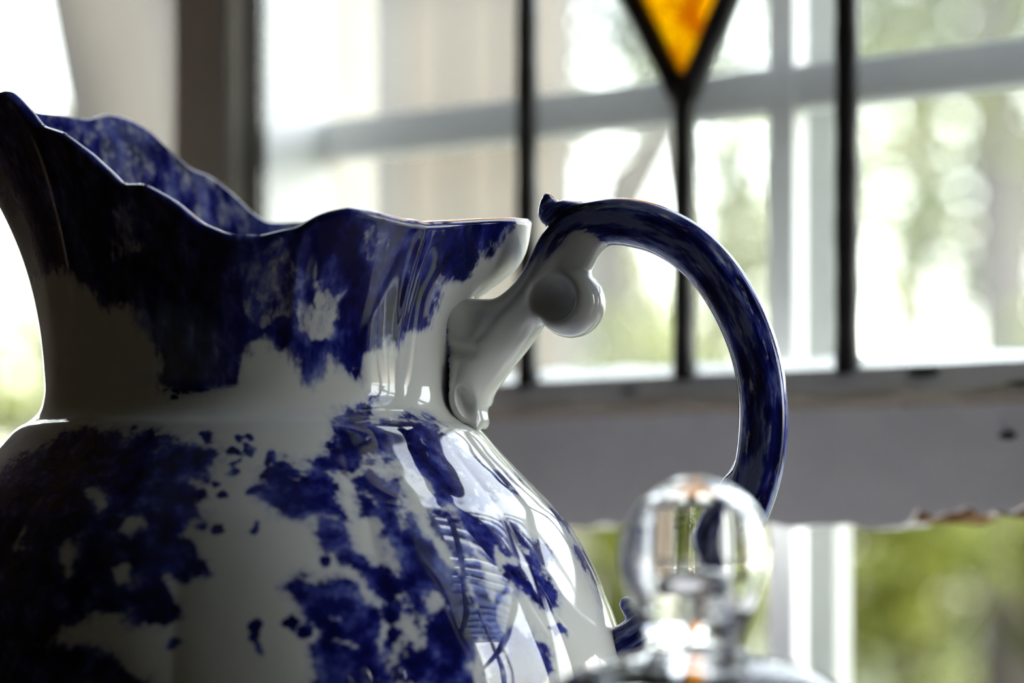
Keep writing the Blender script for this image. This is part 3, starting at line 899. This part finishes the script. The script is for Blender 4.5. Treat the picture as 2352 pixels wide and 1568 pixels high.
# relax the net a little, then take normals from the field
hn = np.stack([trilin(g, hv) for g in np.gradient(D)], -1)
hn /= np.linalg.norm(hn, axis=1, keepdims=True) + 1e-9
for _ in range(3):
    dist = trilin(D, hv); hv = hv - hn * np.clip(dist / VX, -0.5, 0.5)[:, None]
    hn = np.stack([trilin(g, hv) for g in np.gradient(D)], -1); hn /= np.linalg.norm(hn, axis=1, keepdims=True) + 1e-9
nsm = hn.copy()
for _ in range(4):
    s_ = np.zeros_like(nsm); np.add.at(s_, hq.ravel(), np.repeat(nsm[hq].sum(1), 4, 0)); nsm = s_ / (np.linalg.norm(s_, axis=1, keepdims=True) + 1e-9)
g3 = lambda G2: trilin(np.repeat(G2[:, None, :], 2, 1), np.stack([hv[:, 0], np.zeros(len(hv)), hv[:, 2]], -1))
along = g3(L_arm); ee = g3(E_arm / W_arm)
dthumb = trilin(d_th, hv); dscr = trilin(d_sc, hv); dleg = np.minimum(trilin(d_leg, hv), trilin(d_pl, hv)); darm = trilin(d_arm, hv); dweb = trilin(d_web, hv)
la = hv * VX + lo
ae = hp(1300, 545)
start = np.hypot(*(np.diff(arm[:, :2], axis=0).T)).cumsum()
i_st = np.argmin(np.hypot(arm[:, 0] - ae[0], arm[:, 1] - ae[1])); L0 = start[i_st]
# print: solid past the start of the arch, white on the brace, web and scroll
ih = np.clip((along - L0 + 40 + 70 * ee) / 90, -1.6, 0.30)
ih = np.where(np.minimum(dleg, dscr) < darm + 6, np.minimum(ih, -1.4), ih)
ih = np.where((dweb < darm + 10) & (ee < -0.15) & (along < L0 + 150), np.minimum(ih, -0.9 + 0.0 * ih), ih)
ih = np.where(dthumb < 6, 0.4, ih)
ih = np.where((la[:, 0] < hp(1046, 740)[0]) & (dleg < 8), 0.35, ih)       # blue line where the brace meets the neck
# even out the steps between the zones
for _ in range(6):
    s_ = np.zeros(len(ih)); c_ = np.zeros(len(ih)); np.add.at(s_, hq.ravel(), np.repeat(ih[hq].mean(1), 4)); np.add.at(c_, hq.ravel(), 1.0); ih = s_ / np.maximum(c_, 1)
rho, bb, hh = la[:, 0] * S, la[:, 1] * S, la[:, 2] * S
# plane direction (sin, -cos); its normal (cos, sin) points away from the camera
HV = np.stack([rho * sp + bb * cp, -rho * cp + bb * sp, hh], -1)
HN = np.stack([nsm[:, 0] * sp + nsm[:, 1] * cp, -nsm[:, 0] * cp + nsm[:, 1] * sp, nsm[:, 2]], -1)
at = {'ink': ih, 'along': along * S, 'across': ee * 0.008, 'deep': bb}
fsel_th = (dthumb[hq].mean(1) < 3) & (la[:, 0][hq].mean(1) < hp(1318, 500)[0]) & (la[:, 2][hq].mean(1) > hp(1290, 530)[1])
fsel_sc = (np.hypot(la[:, 0] - ca, la[:, 2] - cc)[hq].mean(1) < 80) & (darm[hq].mean(1) > 4) & (dleg[hq].mean(1) > 2)
hnd = link('handle', submesh('handle', HV, hq, ~(fsel_th | fsel_sc), HN, at), M['handle'], jug)
link('thumb_rest', submesh('thumb_rest', HV, hq, fsel_th, HN, at), M['handle'], hnd)
link('scroll', submesh('scroll', HV, hq, fsel_sc, HN, at), M['handle'], hnd)

# ------------------------------------------------------------------ glass jar with knobbed lid
YJ = 0.63
SJ = YJ / F
xj = (1597 - 1176) * SJ
def jz(py): return ZC + (YH - py) * SJ - 0.75
outp = [(0.5, 1096), (40, 1100), (85, 1118), (130, 1155), (160, 1205), (173, 1262), (171, 1310), (158, 1362), (138, 1410), (120, 1450), (111, 1480), (116, 1494), (150, 1503), (205, 1515), (258, 1534), (305, 1560),
        (352, 1598), (390, 1640), (412, 1680), (430, 1694), (436, 1706), (430, 1716)]
inp = [(404, 1716), (392, 1690), (368, 1650), (330, 1612), (285, 1582), (235, 1562), (180, 1548), (120, 1540), (60, 1537), (0.5, 1536)]
bub = [(0.5, 1122), (60, 1128), (108, 1158), (136, 1205), (147, 1260), (146, 1310), (134, 1352), (116, 1388), (107, 1398), (101, 1388), (92, 1356), (74, 1322), (46, 1304), (0.5, 1298)]
op = spline(outp, 120); ip = spline(inp, 90)
pp = np.vstack([op, ip]); pp[:, 0] = np.maximum(pp[:, 0], 0.3)
jar_loc = (xj, YJ, 0.75)
Vj, qj = lathe(np.stack([pp[:, 0] * SJ, jz(pp[:, 1])], -1), 96)
Pg = Vj.reshape(len(pp), 96, 3)
dU = np.roll(Pg, -1, 1) - np.roll(Pg, 1, 1); dVv = np.gradient(Pg, axis=0)
Ng = np.cross(dVv, dU); Ng /= np.linalg.norm(Ng, axis=-1, keepdims=True) + 1e-15
Ng[0] = (0, 0, 1); Ng[-1] = (0, 0, -1)
qj = qj[:, ::-1]
rowj = np.repeat(np.arange(len(pp) - 1), 96)
yrow = (pp[:-1, 1] + pp[1:, 1]) / 2
bp = spline(bub, 100); bp[:, 0] = np.maximum(bp[:, 0], 0.3)
Vu, qu = lathe(np.stack([bp[:, 0] * SJ, jz(bp[:, 1])], -1), 96)      # bubble skin, facing its own inside
lid = empty('jar_lid', jar_loc, label='clear glass jar lid with a round hollow knob in front of the pitcher', cat='lid')
kn = (yrow < 1497)[rowj]
link('knob', submesh('knob', Vj, qj, kn, Ng.reshape(-1, 3), {}), M['glass'], lid)
link('air_bubble', npmesh('air_bubble', Vu, qu), M['glass'], lid)
link('lid_dome', submesh('lid_dome', Vj, qj, ~kn, Ng.reshape(-1, 3), {}), M['glass'], lid)
zt = float(jz(1716)) - 0.0004
rj = 428 * SJ
Vb, qb = lathe([(0.0004, 0.0004), (rj * 0.86, 0.0004), (rj * 0.95, 0.004), (rj, 0.016), (rj, zt - 0.004), (rj * 0.985, zt), (rj * 0.955, zt - 0.001), (rj * 0.94, zt - 0.006), (rj * 0.94, 0.018), (rj * 0.88, 0.011), (0.0004, 0.010)], 96)
jar = link('glass_jar', npmesh('glass_jar', Vb, qb), M['glass'], None, label='small clear glass jar under the knobbed lid', cat='jar')
jar.location = jar_loc

# ------------------------------------------------------------------ outdoors
GZ = -0.45
lawn = link('lawn', boxmesh('lawn', -30, 30, -20, 45, GZ - 0.1, GZ), M['grass'], None, kind='structure')
lawn.location = (0, 1.0, 0)
# the ground starts outside the house: carve by starting it under the wall
def P3(px, py, Y):
    return np.array([(px - 1176) / F * Y, Y, ZC + (YH - py) * Y / F])
def tube(pts, rad, seg=14):
    pts = np.asarray(pts, float); n = len(pts)
    vs = []; fs = []
    for i in range(n):
        t = pts[min(i + 1, n - 1)] - pts[max(i - 1, 0)]; t /= np.linalg.norm(t)
        a = np.cross(t, (0.0, 1.0, 0.1)); a /= np.linalg.norm(a); b = np.cross(t, a)
        for j in range(seg):
            an = 2 * np.pi * j / seg
            vs.append(pts[i] + rad[i] * (1 + 0.1 * math.sin(3 * an + i)) * (a * math.cos(an) + b * math.sin(an)))
    for i in range(n - 1):
        for j in range(seg):
            fs.append((i * seg + j, i * seg + (j + 1) % seg, (i + 1) * seg + (j + 1) % seg, (i + 1) * seg + j))
    fs.append(tuple(range(seg))[::-1]); fs.append(tuple(range((n - 1) * seg, n * seg)))
    return vs, fs
def leaves(name, blobs, n, size, mat, parent, seed):
    """many small folded leaves inside ellipsoidal clumps"""
    r = np.random.default_rng(seed)
    blobs = np.asarray(blobs, float)
    wgt = blobs[:, 3] * blobs[:, 4] * blobs[:, 5]; wgt /= wgt.sum()
    pick = r.choice(len(blobs), n, p=wgt)
    d = r.normal(size=(n, 3)); d /= np.linalg.norm(d, axis=1, keepdims=True)
    rad_ = r.uniform(0.35, 1.0, n) ** 0.6
    c = blobs[pick, :3] + d * rad_[:, None] * blobs[pick, 3:6]
    nrm = d + r.normal(size=(n, 3)) * 0.8; nrm /= np.linalg.norm(nrm, axis=1, keepdims=True)
    a = np.cross(nrm, r.normal(size=(n, 3))); a /= np.linalg.norm(a, axis=1, keepdims=True); b = np.cross(nrm, a)
    s_ = size * r.uniform(0.6, 1.3, n)[:, None]
    tip, base = c + a * s_, c - a * s_
    l_, r_2 = c + b * s_ * 0.42 + nrm * s_ * 0.12, c - b * s_ * 0.42 + nrm * s_ * 0.12
    Vq = np.stack([base, l_, tip, r_2], 1).reshape(-1, 3)
    q = np.arange(4 * n).reshape(n, 4)
    return link(name, npmesh(name, Vq, q, False), mat, parent, kind='stuff')
def tree(name, trunk, rad, blobs, n, size, mat, seed, label, limbs=(), cat='tree', group=None):
    base = np.array(trunk[0], float)
    root = empty(name, tuple(base), label=label, cat=cat, group=group)
    vs, fs = tube(np.asarray(trunk) - base, rad)
    link('trunk', pymesh('trunk', vs, fs, True), M['bark'], root)
    for l_, lr in limbs:
        vs, fs = tube(np.asarray(l_) - base, lr, 10)
        link('branch', pymesh('branch', vs, fs, True), M['bark'], root)
    bl = [(*(np.array(b[:3]) - base), *b[3:]) for b in blobs]
    leaves('foliage', bl, n, size, mat, root, seed)
    return root
def blob(px, py, Y, r, rz=None): return (*P3(px, py, Y), r, r, rz or r)
def gp(px, Y): p = P3(px, 0, Y); p[2] = GZ - 0.03; return p

# leaning grey trunk seen beside the window post
t0 = gp(420, 4.2)
tree('leaning_tree', [t0, P3(400, 1400, 4.2), P3(370, 800, 4.2), P3(285, 330, 4.2), P3(205, 0, 4.2), P3(130, -400, 4.2), P3(60, -1100, 4.3)], [0.115, 0.10, 0.092, 0.086, 0.082, 0.075, 0.05],
     [blob(60, -1250, 4.3, 0.55), blob(-350, -1000, 4.5, 0.5), blob(450, -1300, 4.6, 0.5)], 2200, 0.05, M['leaf_a'], 11,
     'leaning grey tree trunk outside beside the dark window post', cat='tree', limbs=[([P3(130, -400, 4.2), P3(-100, -750, 4.35), P3(-350, -1000, 4.5)], [0.05, 0.035, 0.02])])
# board shed
sh0 = gp(480, 7.0)
shed = empty('board_shed', tuple(sh0), math.radians(-8), label='pale weathered board shed beyond the window, behind the dark window post', cat='shed')
nb = 9; bw = 0.135
for i in range(nb):
    link('board', boxmesh('board', i * bw - 0.32, i * bw - 0.32 + bw - 0.02, -0.02 - 0.012 * (i % 2), 0.02, 0.02, 3.0, 0.004), M['board2'] if i >= 6 else M['board'], shed)
link('back_wall', boxmesh('back_wall', -0.34, nb * bw - 0.34, 0.03, 0.5, 0.0, 3.0), M['board'], shed)
link('roof', boxmesh('roof', -0.5, nb * bw - 0.2, -0.25, 0.6, 3.0, 3.08), M['bark'], shed)
# trees across the garden
tree('garden_tree', [gp(1480, 9.4), P3(1440, 1000, 9.4), P3(1400, 560, 9.4), P3(1560, 250, 9.4), P3(1620, 0, 9.4)], [0.12, 0.11, 0.09, 0.07, 0.05],
     [blob(1680, 330, 9.6, 0.14), blob(1660, 420, 9.5, 0.12), blob(1500, 60, 9.5, 0.2), blob(1330, 120, 9.7, 0.2), blob(1720, 80, 9.8, 0.25), blob(1450, -200, 9.6, 0.5)], 1400, 0.05, M['leaf_b'], 21,
     'slender dark leaved tree seen below the amber diamond', limbs=[([P3(1400, 560, 9.4), P3(1430, 420, 9.4), P3(1540, 300, 9.4)], [0.09, 0.085, 0.06])])
tree('garden_tree', [gp(2330, 7.5), P3(2320, 900, 7.5), P3(2300, 300, 7.5), P3(2250, -100, 7.6)], [0.10, 0.09, 0.08, 0.05],
     [blob(2290, 300, 7.4, 0.11, 0.16), blob(2200, 520, 7.8, 0.2), blob(2080, 120, 7.8, 0.2), blob(2250, 40, 7.6, 0.22), blob(2420, 300, 7.6, 0.2), blob(2150, -250, 7.7, 0.4), blob(2500, -100, 7.6, 0.4)], 1500, 0.05, M['leaf_a'], 22,
     'bright leafy tree seen through the pane nearest the frame edge')
def shrub(px, Y, w, py_top, n, size, mat, seed, label, name='garden_shrub', group=None):
    b = gp(px, Y); top = P3(px, py_top, Y)[2]; h = top - GZ
    root = empty(name, tuple(b), label=label, cat='shrub', group=group)
    r = random.Random(seed)
    for k in range(4):
        vs, fs = tube([(0, 0, 0), (r.uniform(-.2, .2) * w, r.uniform(-.1, .1), h * .4), (r.uniform(-.5, .5) * w, r.uniform(-.2, .2), h * .75)], [0.02, 0.014, 0.006], 6)
        link('stem', pymesh('stem', vs, fs, True), M['bark'], root)
    bl = []
    for k in range(14):
        q = r.uniform(0.1, 1.0)
        bl.append((r.uniform(-.5, .5) * w, r.uniform(-.3, .3) * w, h * q - 0.1 * h, w * .22, w * .2, h * .12))
    leaves('foliage', bl, n, size, mat, root, seed)
    return root
shrub(2220, 3.5, 0.64, 1010, 5200, 0.035, M['leaf_c'], 31, 'yellow green bush filling the gap below the chipped rail')
shrub(1560, 5.0, 0.75, 700, 2400, 0.04, M['leaf_c'], 32, 'green bush behind the pitcher handle')
shrub(1385, 4.3, 0.28, 1120, 1100, 0.03, M['leaf_d'], 33, 'dry tan bush beside the belly of the pitcher')
shrub(2600, 6.6, 1.2, 620, 2600, 0.045, M['leaf_a'], 34, 'tall pale green bush beyond the last leaded pane')
shrub(1880, 7.9, 1.0, 560, 2200, 0.045, M['leaf_a'], 35, 'pale green bush behind the white mullion')
shrub(40, 5.0, 0.5, 660, 2200, 0.04, M['leaf_a'], 36, 'sunny bush seen below the pitcher spout')
shrub(-350, 5.5, 0.8, 800, 900, 0.04, M['leaf_c'], 37, 'low bush beyond the spout at the picture edge')
# distant row
far_rows = [(-1300, 12, 1.8, 'hazy tree far off beyond the open sash'), (-2600, 12, 2.0, 'outermost hazy tree far off past the shade cabinet'), (150, 13, 2.6, 'tall hazy tree beyond the leaning trunk'), (800, 17, 1.6, 'hazy tree behind the shed roof'), (1640, 18, 1.8, 'pale hazy tree far behind the centre lead strip'),
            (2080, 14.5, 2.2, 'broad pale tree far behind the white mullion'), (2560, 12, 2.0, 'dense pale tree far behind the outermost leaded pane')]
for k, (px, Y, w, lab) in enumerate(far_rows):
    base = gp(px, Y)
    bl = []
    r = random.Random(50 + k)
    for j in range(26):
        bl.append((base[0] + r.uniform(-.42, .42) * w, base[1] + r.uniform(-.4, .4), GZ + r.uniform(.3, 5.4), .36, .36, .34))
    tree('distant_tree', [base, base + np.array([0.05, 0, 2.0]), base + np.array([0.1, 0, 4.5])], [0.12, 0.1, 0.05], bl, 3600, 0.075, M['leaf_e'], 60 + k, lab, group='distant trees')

# pergola outside the windows on the right, met only as a mirror image in the glaze
pg = empty('pergola', tuple(wpt(1.55, 0.95, GZ)), RZ, label='pale blue slatted pergola outside the side windows', cat='pergola')
for i in range(17):
    link('slat', boxmesh('slat', -1.15 + i * 0.145, -1.15 + i * 0.145 + 0.05, -0.75, 1.0, 2.62, 2.70), M['slat'], pg)
for y0 in (-0.6, 0.85):
    link('beam', boxmesh('beam', -1.25, 1.3, y0, y0 + 0.07, 2.50, 2.62), M['white'], pg)
for x0 in (-1.2, 1.2):
    link('post', boxmesh('post', x0, x0 + 0.08, 0.85, 0.93, 0.0, 2.50), M['white'], pg)
